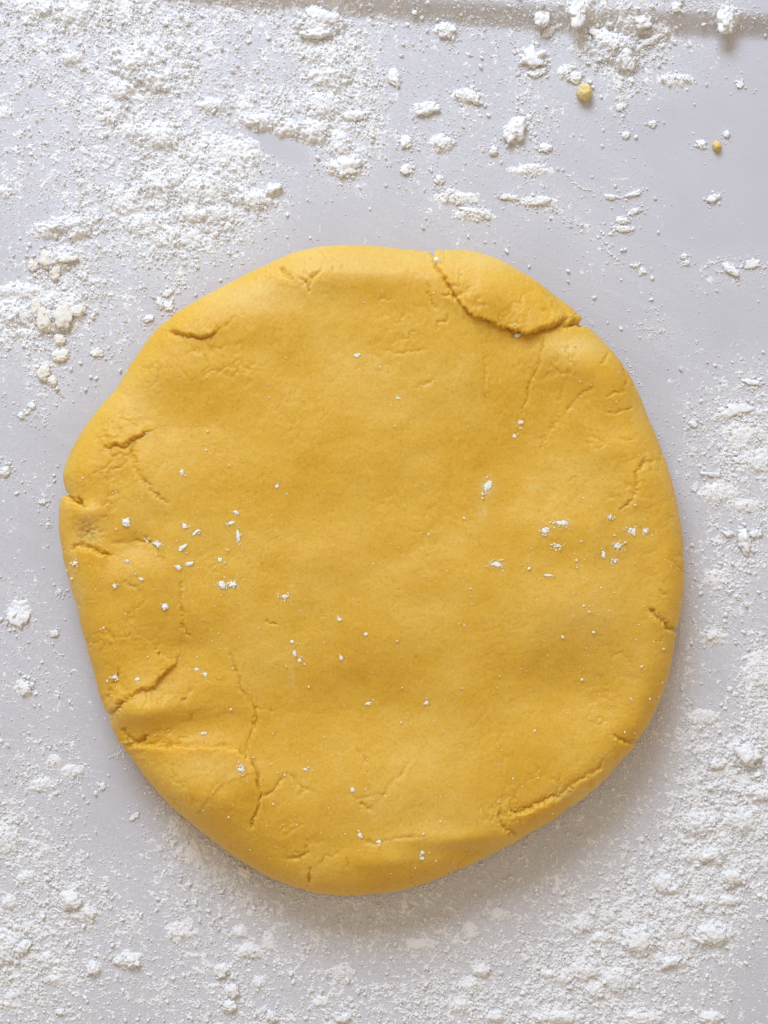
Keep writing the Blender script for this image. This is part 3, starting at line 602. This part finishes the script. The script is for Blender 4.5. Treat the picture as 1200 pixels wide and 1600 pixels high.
G1 = 'flour clumps lying on the grey surface'
CLUMPS = [  # px, py, rx, ry, turn, height, facet, label
 (497,53,27,8,2,14,0.3,'long flour clump with a dark gap beneath it, in the pile near the top edge'),
 (500,28,26,13,0,10,0.4,'rounded flat cake of flour just above the long clump near the top edge'),
 (540,261,22,14,8,8,0.6,'flat squarish flake of flour below the end of the scraped ridge'),
 (556,182,18,8,4,9,0.2,'oval flour clump lying right of the scraped ridge'),
 (426,296,13,6,30,9,0.3,'flour clump at the right tip of the diagonal ridge above the dough'),
 (107,405,17,6,5,9,0.5,'narrow flour flake at the top of the crumbled pile left of the dough'),
 (88,426,8,16,-28,9,0.6,'slanting oblong flake of flour in the crumbled pile left of the dough'),
 (73,408,11,15,-20,9,0.5,'thick flour chunk at the upper left of the crumbled pile left of the dough'),
 (52,415,7,9,10,8,0.4,'small upright flour chunk at the left side of the crumbled pile'),
 (70,502,12,22,2,10,0.7,'tall pale flake of flour with a straight cut lower edge, left of the dough'),
 (98,498,15,22,-12,11,0.7,'largest pale flake of flour, broken and pointed, in the pile left of the dough'),
 (122,486,14,8,10,9,0.4,'flour clump at the right end of the broken pile left of the dough'),
 (58,480,8,16,-15,8,0.6,'slim leaning flake of flour at the left of the broken pile'),
 (95,531,9,8,30,8,0.6,'little pointed flake of flour just under the largest flake'),
 (93,556,14,11,-10,9,0.7,'triangular flake of flour by itself below the broken pile'),
 (70,582,10,17,-8,10,0.7,'tall wedge of flour at the foot of the flakes, left of the dough'),
 (82,595,9,9,0,7,0.3,'crumbly flour clump touching the tall wedge'),
 (50,634,6,5,0,6,0.0,'small round flour ball at the end of the trail left of the dough'),
 (34,650,5,4.5,0,6,0.0,'lowest small flour ball of the trail left of the dough'),
 (8,737,10,8,0,7,0.2,'flour clump at the left picture edge beside the dough'),
 (262,458,9,5,25,6,0.5,'flat little flake of flour above a pair of crumbs, upper left of the dough'),
 (250,474,5,9,10,6,0.5,'left crumb of the pair close to the upper left of the dough'),
 (264,478,8,7,0,7,0.5,'right crumb of the pair close to the upper left of the dough'),
 (232,498,7,5,20,6,0.3,'small flour crumb next to the dough on its upper left'),
 (152,551,10,7,20,7,0.3,'flour clump between the triangular flake and the dough'),
 (978,92,12,20,-14,13,0.2,'upright bright clump in the heart of the flour pile near the top edge'),
 (945,58,18,11,-20,11,0.2,'broad clump at the upper left of the flour pile near the top edge'),
 (1020,62,19,6,28,10,0.2,'slanting long clump on the right of the flour pile near the top edge'),
 (1003,35,14,10,10,10,0.2,'rounded clump on top of the flour pile near the top edge'),
 (1133,36,13,15,0,14,0.1,'fluffy flour clump in front of the raised rim near the top right corner'),
 (1057,12,9,7,20,7,0.1,'small flour clump on the raised rim near the top right corner'),
 (903,22,14,20,5,11,0.1,'large fluffy flour clump left of the pile, at the foot of the rim'),
 (848,28,11,13,15,9,0.1,'greyish flour clump at the foot of the rim, left of two bigger clumps'),
 (857,50,8,10,-25,8,0.2,'egg shaped flour clump just below the greyish clump at the rim'),
 (832,92,17,13,20,11,0.2,'flour clump with a tan underside, below the rim and left of the yellow crumb'),
 (840,113,14,6,15,7,0.2,'low flour clump directly under the one with a tan underside'),
 (898,122,9,10,0,9,0.1,'flour clump touching the larger yellow dough crumb'),
 (805,203,14,19,-20,15,0.2,'tall flour clump with a yellowish base in the open area above the dough'),
 (771,236,6.5,6.5,0,9,0.0,'smooth pebble of flour between two clumps in the open area above the dough'),
 (853,231,10,6,0,7,0.1,'flour clump right of and below the tall yellowish based clump'),
 (696,46,13,10,-10,9,0.2,'flour clump left of the rim shadow with crumbs below it'),
 (648,20,4,4,0,6,0.0,'single tiny bright flour ball on the rim slope'),
 (668,170,16,9,15,9,0.3,'wing shaped flour clump in the open area above the dough'),
 (732,150,20,9,-22,8,0.2,'slanting row of flour clumped together above the dough'),
 (617,122,10,12,20,9,0.2,'flour clump beside the long flour pile, on its right'),
 (634,222,9,9,0,8,0.2,'round flour clump with a pinkish shaded side above the dough'),
 (690,221,12,11,0,9,0.1,'soft round flour clump right of the pinkish shaded one'),
 (636,265,9,8,0,7,0.2,'flour clump with a brown lower corner above the dough'),
 (687,281,6.5,6.5,0,9,0.0,'cream coloured flour ball right above the dough'),
 (702,300,8,4,10,6,0.2,'small flour crumb beneath the cream coloured ball'),
 (740,330,18,4,-12,6,0.3,'long thin flour clump close above the dough'),
 (795,309,14,4,-5,6,0.3,'slim curved strip of flour above the dough, right of the long thin clump'),
 (845,313,14,6,5,6,0.2,'low flour clump at the right end of the curved strip'),
 (955,308,10,4.5,0,6,0.3,'flat flour flake in the row of three, upper right of the dough'),
 (990,303,13,4,15,6,0.3,'curved flake of flour at the right of the row of three'),
 (992,330,10,4,12,6,0.3,'low flour flake beneath the row of three'),
 (970,345,8,6,0,7,0.3,'flour flake stacked above a brown specked one'),
 (974,358,12,5,-4,6,0.3,'brown specked flour flake, upper right of the dough'),
 (1115,310,10,6,30,8,0.5,'sharp cornered flour chip alone at the upper right'),
 (1141,422,13,6,-32,10,0.4,'thick slanting flour chip casting a brown shadow on the right'),
 (1175,413,12,7,10,5,0.2,'soft flour clump right of the thick slanting chip'),
 (1069,401,5,4,0,5,0.0,'upper flour crumb of a close pair, right of the dough top'),
 (1073,411,5,4,0,5,0.0,'lower flour crumb of a close pair, right of the dough top'),
 (991,415,6,4,0,5,0.1,'left flour crumb of a small pair near the upper right edge of the dough'),
 (1004,423,5,5,0,5,0.1,'right flour crumb of a small pair near the upper right edge of the dough'),
 (1135,210,5,5,0,6,0.0,'tiny bright flour ball above the smaller yellow crumb'),
 (1096,226,7,6,0,6,0.1,'flour crumb just left of the smaller yellow crumb'),
 (1156,132,6,5,0,5,0.1,'lone flour crumb on the bare surface at the upper right'),
 (1019,194,5,5,0,6,0.0,'lone round crumb of flour on bare surface between the yellow crumbs'),
 (985,125,4,4,0,5,0.0,'small crumb of flour right of the larger yellow crumb'),
 (971,166,7,6,15,6,0.1,'flour crumb below and right of the larger yellow crumb'),
 (978,210,7,5,15,6,0.1,'flour crumb topmost of a short diagonal trail in the upper right'),
 (1177,598,17,4,-7,6,0.4,'thin straight strip of flour at the right picture edge'),
 (1150,641,20,9,10,6,0.8,'flat slab of flour with a chipped edge, right of the dough'),
 (1083,663,7,4,-20,6,0.3,'little flour flake close to the dough on the right'),
 (1112,741,16,3,-4,6,0.4,'ragged thin curl of flour right of the dough'),
 (1127,640,6,4,20,5,0.2,'crumb of flour touching the left of the flat slab'),
 (1154,718,8,7,-10,6,0.3,'flour flake standing between the slab and the ragged curl'),
 (1163,846,10,17,6,12,0.1,'thick bent stub of flour, biggest lump right of the dough'),
 (1181,834,11,5,8,8,0.1,'arm of flour curling off the top of the bent stub'),
 (1138,834,7,5,0,8,0.0,'smooth flour pebble left of the bent stub'),
 (1112,992,8,6,20,7,0.2,'flour clump in a loose cluster below right of the bent stub'),
 (1140,1076,4,4,0,6,0.0,'single bright grain of flour on bare surface right of the dough'),
 (1165,1178,18,14,-10,13,0.1,'big soft flour heap by the right edge, uppermost of the lower right heaps'),
 (1121,1193,10,7,0,8,0.0,'small soft flour lump left of the uppermost lower right heap'),
 (1110,1334,16,7,30,9,0.1,'curved white flour lump at the lower right'),
 (1142,1370,13,9,0,9,0.1,'white flour lump right under the curved one at the lower right'),
 (1000,1470,18,16,0,10,0.1,'widest pale flour heap at the lower right'),
 (1114,1459,16,11,15,11,0.1,'bright flour heap right of the widest pale heap'),
 (1050,1502,16,6,25,8,0.1,'slanting flour lump between two heaps at the lower right'),
 (111,1407,15,11,-20,12,0.1,'round topped flour heap at the lower left'),
 (140,1424,13,8,-30,8,0.1,'looser flour lump hanging off the round topped heap at the lower left'),
 (36,1479,12,9,35,12,0.0,'egg shaped flour lump at the lower left edge'),
 (208,1501,11,9,0,11,0.0,'round flour lump at the lower left, right of a smaller one'),
 (185,1500,8,7,0,7,0.1,'rough flour lump clinging to the left of the round one'),
 (147,1513,8,8,0,9,0.0,'bristly flour lump left of the round one at the lower left'),
 (95,1580,7,5,20,7,0.0,'small flour pebble near the bottom left corner'),
 (365,1548,8,10,-10,9,0.1,'upper of two white flour lumps near the bottom, left of centre'),
 (358,1572,10,7,0,9,0.1,'lower of two white flour lumps near the bottom, left of centre'),
 (345,1516,10,8,20,8,0.1,'flour lump above the pair near the bottom, left of centre'),
 (384,1363,11,7,-25,8,0.2,'flour lump pressed against the lower left edge of the dough'),
 (424,1587,7,7,0,8,0.0,'small white flour lump at the bottom edge, left of centre'),
 (537,1589,10,5,25,7,0.1,'tilted flour lump at the bottom edge near the centre'),
 (752,1515,12,8,15,8,0.1,'flour lump topping a diagonal string of flour below the dough'),
 (720,1570,8,8,0,7,0.1,'flour lump at the lower end of the diagonal string below the dough'),
 (210,1275,9,4,40,5,0.2,'pair of fused crumbs alone on bare surface by the lower left of the dough'),
 (161,1228,4,5,0,5,0.0,'lone tiny crumb left of the lower left edge of the dough'),
 (86,990,6,5,0,6,0.1,'compact crumb of flour left of the dough, at mid height'),
 (28,966,16,15,0,6,0.1,'spiky patch of clotted flour left of the dough at mid height'),
 (40,1073,12,11,0,6,0.1,'second spiky patch of clotted flour further down the left side'),
 (67,784,6,3.5,10,5,0.2,'small flat crumb left of the notch in the dough'),
 (93,924,3.5,4,0,4,0.0,'tiny crumb nearly touching the left side of the dough'),
 (76,819,3.5,3,0,4,0.0,'tiny crumb left of the torn patch of the dough'),
]

M = 3000000
gx = rng.uniform(-30, 1230, M).astype(np.float32); gy = rng.uniform(-30, 1630, M).astype(np.float32)
gd = density(gx, gy)
cl = fbm2(gx / 26, gy / 26, 4, gain=0.7, seed=131)
mound = smooth(0.0009, 0.0014, flour_h(gx, gy))
prob = 0.006 * (gd > 0.02) + 0.48 * np.clip(gd, 0, 1) ** 1.6 * smooth(-0.24, 0.30, cl) * (1 - 0.75 * mound)
keep = (rng.random(M) < prob) & (dough_z(gx, gy) < 0.001)
gx, gy, gd = gx[keep], gy[keep], gd[keep]
sz = 0.40 * (1 - rng.random(len(gx))) ** (-1 / 2.7)            # radius px
sz = np.clip(sz * (0.75 + 0.45 * gd), 0.32, 3.4)
r_m = sz * K
gz = board_z(gx, gy) + flour_h(gx, gy) + 0.35 * r_m
# loose grains that cling to and lie round every single lump
ex, ey, ez, er = [], [], [], []
for (a, b, rx, ry, rot, h, fc, lab) in CLUMPS:
    k = int(24 + 4.0 * (rx + ry))
    q_ = rng.normal(size=(k, 2)) * (np.array([rx, ry]) * 0.72 + 3.0)
    c_, s_ = math.cos(math.radians(-rot)), math.sin(math.radians(-rot))
    xx = a + q_[:, 0] * c_ - q_[:, 1] * s_; yy = b + q_[:, 0] * s_ + q_[:, 1] * c_
    e2 = (q_[:, 0] / rx) ** 2 + (q_[:, 1] / ry) ** 2
    on = e2 < 0.9
    rr = np.clip(0.5 * (1 - rng.random(k)) ** (-1 / 2.3), 0.42, 0.26 * min(rx, ry) + 0.8)
    zz_ = board_z(xx, yy) + np.where(on, flour_h(a, b) * 0.55 + 0.55 * h * K * np.sqrt(np.clip(1 - e2, 0, 1)), flour_h(xx, yy) + 0.35 * rr * K)
    ok = (dough_z(xx, yy) < 0.001) & (~on | (rng.random(k) < 0.5))
    ex.append(xx[ok]); ey.append(yy[ok]); ez.append(zz_[ok]); er.append(rr[ok] * K)
# short trails and clusters of crumbs: points, spread px, how many, largest radius px
TRAILS = [([(680,292),(700,305),(722,318),(742,330),(768,344)],7,260,2.6),([(775,303),(800,310),(845,316),(880,340),(912,362)],7,240,2.4),([(945,309),(965,309),(985,305),(1008,294)],3,90,2.2),
 ([(955,368),(972,352),(975,340),(1003,328)],4,90,2.4),([(885,272),(905,292),(930,300)],3,60,1.8),([(940,370),(955,400),(970,412)],6,70,2.0),([(990,505),(1015,515),(1045,520)],9,90,1.3),([(1010,485),(1035,478)],5,30,1.3),
 ([(1095,420),(1115,410),(1130,408),(1145,420)],4,70,1.8),([(1150,418),(1180,412),(1199,418)],6,90,2.0),([(920,55),(960,75),(1000,60),(1045,55)],20,520,3.0),([(930,100),(975,110),(1010,90),(1040,85)],13,260,2.6),
 ([(1040,125),(1060,118),(1080,128)],7,130,2.4),([(815,80),(850,95),(840,115)],11,220,2.4),([(885,105),(905,125)],9,120,2.6),([(805,190),(830,185),(850,195)],13,190,2.0),([(690,45),(710,60)],12,140,2.0),
 ([(720,150),(745,140)],9,130,2.0),([(630,40),(700,35),(760,30),(830,35)],14,300,1.5),([(1060,20),(1100,10),(1150,20),(1199,45)],16,420,1.2),([(640,222),(650,235)],9,80,1.8),([(690,215),(705,225)],10,110,1.8),
 ([(635,262),(645,255)],8,70,1.8),([(820,268),(850,262)],9,130,2.0),([(770,232),(860,236)],22,60,1.8),([(965,165),(985,205)],10,60,2.0),([(1110,320),(1118,302)],5,50,1.4),([(655,165),(680,175)],9,90,2.0),
 ([(55,355),(100,348),(140,342),(165,345)],8,200,2.4),([(85,385),(70,415),(45,440)],10,220,2.6),([(20,650),(50,632),(62,610)],5,60,2.2),([(40,640),(75,655)],9,90,1.3),
 ([(110,1230),(125,1215),(132,1195)],3,60,1.6),([(100,1270),(120,1262)],4,50,1.8),([(20,1200),(60,1215),(100,1235)],16,160,2.2),([(70,1165),(100,1170)],9,60,2.2),
 ([(1070,660),(1100,650),(1130,645)],10,180,1.6),([(1110,860),(1130,890),(1150,930)],16,200,2.0),([(1100,985),(1140,980)],14,200,2.0)]
# flour caught along the foot of the dough
TRAILS += [([(p_[0] + (p_[0] - CX) * 0.012, p_[1] + (p_[1] - CY) * 0.012) for p_ in OUT[27:48]], 10, 1500, 1.7),
           ([(p_[0] + (p_[0] - CX) * 0.012, p_[1] + (p_[1] - CY) * 0.012) for p_ in OUT[40:46]], 16, 900, 2.2),
           ([(p_[0] + (p_[0] - CX) * 0.012, p_[1] + (p_[1] - CY) * 0.012) for p_ in OUT[10:27]], 8, 260, 1.3)]
for pts_, spread, cnt, rmax in TRAILS:
    pts_ = np.array(pts_, float); t_ = rng.uniform(0, len(pts_) - 1.001, cnt); i_ = t_.astype(int); f_ = (t_ - i_)[:, None]
    c_ = pts_[i_] * (1 - f_) + pts_[i_ + 1] * f_ + rng.normal(size=(cnt, 2)) * spread * rng.uniform(0.2, 1, (cnt, 1))
    rr = np.clip(0.6 * (1 - rng.random(cnt)) ** (-1 / 1.9), 0.45, rmax)
    ok = dough_z(c_[:, 0], c_[:, 1]) < 0.001
    ex.append(c_[ok, 0]); ey.append(c_[ok, 1]); er.append(rr[ok] * K); ez.append((board_z(c_[:, 0], c_[:, 1]) + flour_h(c_[:, 0], c_[:, 1]) + 0.3 * rr * K)[ok])
gx = np.concatenate([gx] + ex); gy = np.concatenate([gy] + ey); gz = np.concatenate([gz] + ez); r_m = np.concatenate([r_m] + er)
pts = np.stack([(gx - 600) * K, (800 - gy) * K, gz], -1)
sizes = r_m[:, None] * rng.uniform(0.65, 1.35, (len(gx), 3)) * np.array([1, 1, 0.7])
print('grains', len(gx))
scatter('flour_grains', pts, sizes, mat_flour, 'countless small grains and crumbs of flour scattered over the surface')

G2 = 'flour flecks on the dough'
FLECKS = [
 (197,816,6.5,6.5,0,'largest round white fleck on the left of the dough'),
 (284,738,4.2,4.2,0,'lone round fleck highest on the left half of the dough'),
 (199,877,3.2,3.2,0,'small round fleck under the largest round fleck'),
 (246,850,7,4.5,-25,'lumpy fleck right of a small one, level with the torn patch'),
 (229,845,3.5,2.6,0,'small fleck just left of the lumpy one'),
 (289,822,5.5,4,-40,'pear shaped fleck at the top of the cluster of flecks'),
 (306,832,8,3,45,'slanting rod of flour at the top right of the cluster of flecks'),
 (285,856,9,4,40,'bent stick of flour in the middle of the cluster of flecks'),
 (296,881,9,3,14,'flat stick of flour lying lowest in the cluster of flecks'),
 (279,887,5,4,-40,'short fleck joined below the flat stick'),
 (344,875,4,3.6,0,'round fleck right of the cluster of flecks'),
 (372,838,3,12,3,'upright streak of flour right of the cluster of flecks'),
 (369,801,5.5,3,-30,'fleck above the upright streak'),
 (361,817,6,2.8,15,'faint oval fleck between two others above the upright streak'),
 (347,914,6,6,0,'left half of a crusty double fleck at the left centre'),
 (363,913,6.5,4.5,5,'right half of a crusty double fleck at the left centre'),
 (258,948,5.5,6,0,'big round fleck below the cluster of flecks'),
 (221,905,4.5,2.6,5,'uneven fleck left of and above the big round one'),
 (179,916,3.4,3.4,0,'angular fleck near the left edge'),
 (118,880,3.6,4,0,'bright fleck on the left rim below the torn patch'),
 (433,760,3,3,0,'lone fleck in the upper centre left'),
 (445,932,4,3.4,0,'lone fleck right of the crusty double fleck'),
 (557,556,4.6,2.6,-12,'lone oval fleck high in the middle of the dough'),
 (622,622,3.4,1.8,-20,'tiny slanting fleck high in the middle of the dough'),
 (457,1003,3.4,3,0,'topmost of three flecks in a column at the centre left'),
 (460,1021,3.2,4.8,-10,'middle of three flecks in a column at the centre left'),
 (468,1032,3.2,3.2,0,'lowest of three flecks in a column at the centre left'),
 (533,1028,3.2,4.4,0,'lone fleck near the centre of the dough'),
 (572,991,4,3,30,'fleck above and right of the one near the centre'),
 (530,968,3,3.4,0,'fleck above the one near the centre'),
 (667,1098,3.2,3,0,'lone fleck right of centre, lower half'),
 (575,1099,5,2.2,20,'flat fleck below the centre'),
 (477,1202,5,2,0,'flat fleck among the lower left cracks'),
 (377,1203,5.5,3.6,-10,'crusty fleck on the lower left fold'),
 (551,1234,3.4,4,0,'round fleck at the lower middle'),
 (563,1305,3,4,0,'left fleck of two near the bottom rim'),
 (592,1315,4.4,3.4,0,'right and brighter fleck of two near the bottom rim'),
 (660,1332,3,3.4,0,'upper fleck of a close pair at the bottom right rim'),
 (659,1341,3.4,3,0,'lower fleck of a close pair at the bottom right rim'),
 (813,660,5,3.4,8,'fleck at the top of the right half of the dough'),
 (804,681,3.6,3.2,0,'dull fleck just under the top one on the right half'),
 (853,829,6,5,0,'soft round fleck left of a flat patch on the right half'),
 (880,817,10,4,0,'flat white patch of flour on the right half'),
 (871,853,6,2.8,5,'thin fleck below the flat patch on the right half'),
 (857,899,8,2.2,-4,'long thin fleck lowest on the right half'),
 (776,882,9,4.5,-5,'broken flat patch of flour right of the centre'),
 (762,760,6,9,-30,'crusty patch of flour right of and above the centre'),
 (943,866,3,6,15,'upright fleck near the right edge'),
 (965,853,6,5,0,'round dull patch near the right edge'),
 (986,830,6.5,5,0,'crusty patch highest near the right edge'),
 (1008,829,4,3.6,0,'small crusty fleck beside the crusty patch by the right edge'),
 (961,876,3,2.4,0,'tiny bright fleck below the round dull patch'),
 (953,808,3,2.4,0,'tiny bright fleck above the round dull patch'),
 (215,1061,4.6,2.6,5,'dull fleck in the hollow at the lower left'),
 (180,1058,5,3.4,20,'crusty fleck in the crease by the lower left edge'),
 (317,1146,3.4,3,-20,'lone fleck above the long lower left fold'),
 (308,1046,3.4,3,0,'upper fleck of a faint pair at the lower left'),
 (321,1054,4,3.2,-20,'lower fleck of a faint pair at the lower left'),
 (808,524,5,3.6,0,'white fleck tucked in the fold at the upper right'),
 (682,406,4.6,4,0,'pale fleck beside the crack at the top edge'),
]

# specks of flour and sugar on the dough's skin, too fine to count
M = 3200
sx = rng.uniform(90, 1075, M); sy = rng.uniform(385, 1400, M)
wgt = 0.12 + 0.9 * np.exp(-(((sx - 960) / 170) ** 2 + ((sy - 960) / 190) ** 2)) + 0.5 * np.exp(-(((sx - 300) / 200) ** 2 + ((sy - 900) / 160) ** 2)) + 0.35 * np.exp(-(((sx - 560) / 300) ** 2 + ((sy - 1280) / 110) ** 2)) \
    + 1.2 * np.exp(-(((sx - 116) / 14) ** 2 + ((sy - 900) / 50) ** 2))
dz = dough_z(sx, sy)
keep = (rng.random(M) < wgt * 0.50) & (dz > 0.006)
sx, sy = sx[keep], sy[keep]
for (a, b, rx, ry, rot, lab) in FLECKS:                      # crumbs shed round every single fleck
    k = int(1 + 0.35 * (rx + ry)) + (16 if 'patch' in lab or 'crusty' in lab else 0)
    c_, s_ = math.cos(math.radians(-rot)), math.sin(math.radians(-rot))
    q_ = rng.normal(size=(k, 2)) * (np.array([rx, ry]) * 0.75 + 1.5)
    sx = np.concatenate([sx, a + q_[:, 0] * c_ - q_[:, 1] * s_]); sy = np.concatenate([sy, b + q_[:, 0] * s_ + q_[:, 1] * c_])
dz = dough_z(sx, sy); keep = dz > 0.006
sx, sy, dz = sx[keep], sy[keep], dz[keep]
rm = np.clip(0.85 * (1 - rng.random(len(sx))) ** (-1 / 3.4), 0.8, 2.0) * K
f = (CAM_H - dz) / CAM_H
scatter('flour_specks', np.stack([(sx - 600) * K * f, (800 - sy) * K * f, dz + 0.35 * rm], -1), rm[:, None] * rng.uniform(.6, 1.3, (len(sx), 3)) * np.array([1, 1, .8]), mat_speck,
        'fine specks of flour dusted over the skin of the yellow dough')

# ------------------------------------------------------------------ single lumps
def lump_mesh(name, rx, ry, h, seed, facet=0.0, sub=4, rough=1.0):
    """an irregular lump with a flat foot, in metres; origin at its base"""
    bm = bmesh.new()
    bmesh.ops.create_icosphere(bm, subdivisions=sub, radius=1.0)
    me = bpy.data.meshes.new(name); bm.to_mesh(me); bm.free()
    nv = len(me.vertices)
    d = np.empty(nv * 3, np.float32); me.vertices.foreach_get('co', d); d = d.reshape(-1, 3).astype(float)
    lr = np.random.default_rng(seed)
    r = np.ones(nv)
    if facet > 0:
        nrm = lr.normal(size=(11, 3)); nrm[:, 2] *= 0.55; nrm /= np.linalg.norm(nrm, axis=1, keepdims=True)
        nrm = np.concatenate([nrm, [[0.1, 0.05, 1], [0, 0, -1]]]); off = np.concatenate([lr.uniform(0.62, 1.0, 11), [0.75, 0.6]])
        dots = d @ nrm.T
        r = np.min(np.where(dots > 0.05, off / np.maximum(dots, 0.05), 9), 1).clip(0.3, 1.35)
        r = (1 - facet) + facet * r
    o3 = lr.uniform(0, 30, 3)
    el = np.array([rx, ry, h]) / (rx * ry) ** 0.5          # long lumps break up along their length
    r = r * (1 + rough * (0.40 * fbm3(d * el * 1.7 + o3, 2, seed) + 0.34 * fbm3(d * el * 4.0 + o3, 3, seed + 5)))
    p = d * r[:, None]
    p = p * np.array([rx, ry, h * 0.62]) + np.array([0, 0, h * 0.38])
    p[:, 2] = np.maximum(p[:, 2], -0.05 * h)
    me.vertices.foreach_set('co', p.astype(np.float32).ravel())
    me.polygons.foreach_set('use_smooth', np.ones(len(me.polygons), bool))
    me.update()
    return me

seed_c = [1000]
def lump(name, px_, py_, rx, ry, rot, h, label, cat, mat=mat_clump, facet=0.0, on_dough=False, group=None, sub=4, rough=1.0):
    seed_c[0] += 1
    me = lump_mesh(name, rx * K, ry * K, h * K, seed_c[0], facet, sub, rough)
    if on_dough:
        zb = float(dough_z(px_, py_)) - 0.12 * h * K
    else:
        zb = float(board_z(np.array(px_, float), np.array(py_, float))) + float(flour_h(px_, py_)) * 0.55
    loc = P(px_, py_, zb)
    o = link(name, me, mat, label, cat, group, None, loc)
    o.rotation_euler = (0, 0, math.radians(rot))
    return o

for (a, b, rx, ry, rot, h, fc, lab) in CLUMPS:
    nm = 'flour_flake' if ('flake' in lab or 'slab' in lab or 'chip' in lab or 'strip' in lab or 'curl of' in lab) else ('flour_heap' if 'heap' in lab and 'lump' not in lab else 'flour_clump')
    cream = a < 150 and 340 < b < 620
    lump(nm, a, b, rx, ry, rot, h * (0.9 if cream else 0.68), lab, {'flour_flake': 'flour flake', 'flour_heap': 'flour heap', 'flour_clump': 'flour clump'}[nm], mat=mat_cream if cream else mat_clump, facet=fc if cream else 0.4 * fc, group=G1, rough=1.0 if cream else 1.45)

# yellow crumbs of dough
mat_crumb = flour_mat('dough_crumb', (0.76, 0.57, 0.20), (0.82, 0.70, 0.40), 0.4)
lump('dough_crumb', 912, 146, 12, 13, 0, 22, 'larger ball shaped yellow crumb of dough near the flour pile', 'dough crumb', mat_crumb, group='yellow dough crumbs', rough=0.45)
lump('dough_crumb', 1119, 229, 6.5, 8, 10, 12, 'smaller yellow crumb of dough alone at the upper right', 'dough crumb', mat_crumb, group='yellow dough crumbs', rough=0.6)

# white flecks on the dough
for (a, b, rx, ry, rot, lab) in FLECKS:
    lump('flour_fleck', a, b, 0.80 * rx, 0.80 * ry, rot, (0.30 if 'patch' in lab or 'faint' in lab or 'dull' in lab else 0.6) * min(rx, ry), lab, 'flour fleck', mat_fleck, on_dough=True, group=G2, sub=4, rough=1.35)
print('tris dough', 2 * len(fq), 'flour', 2 * len(F))
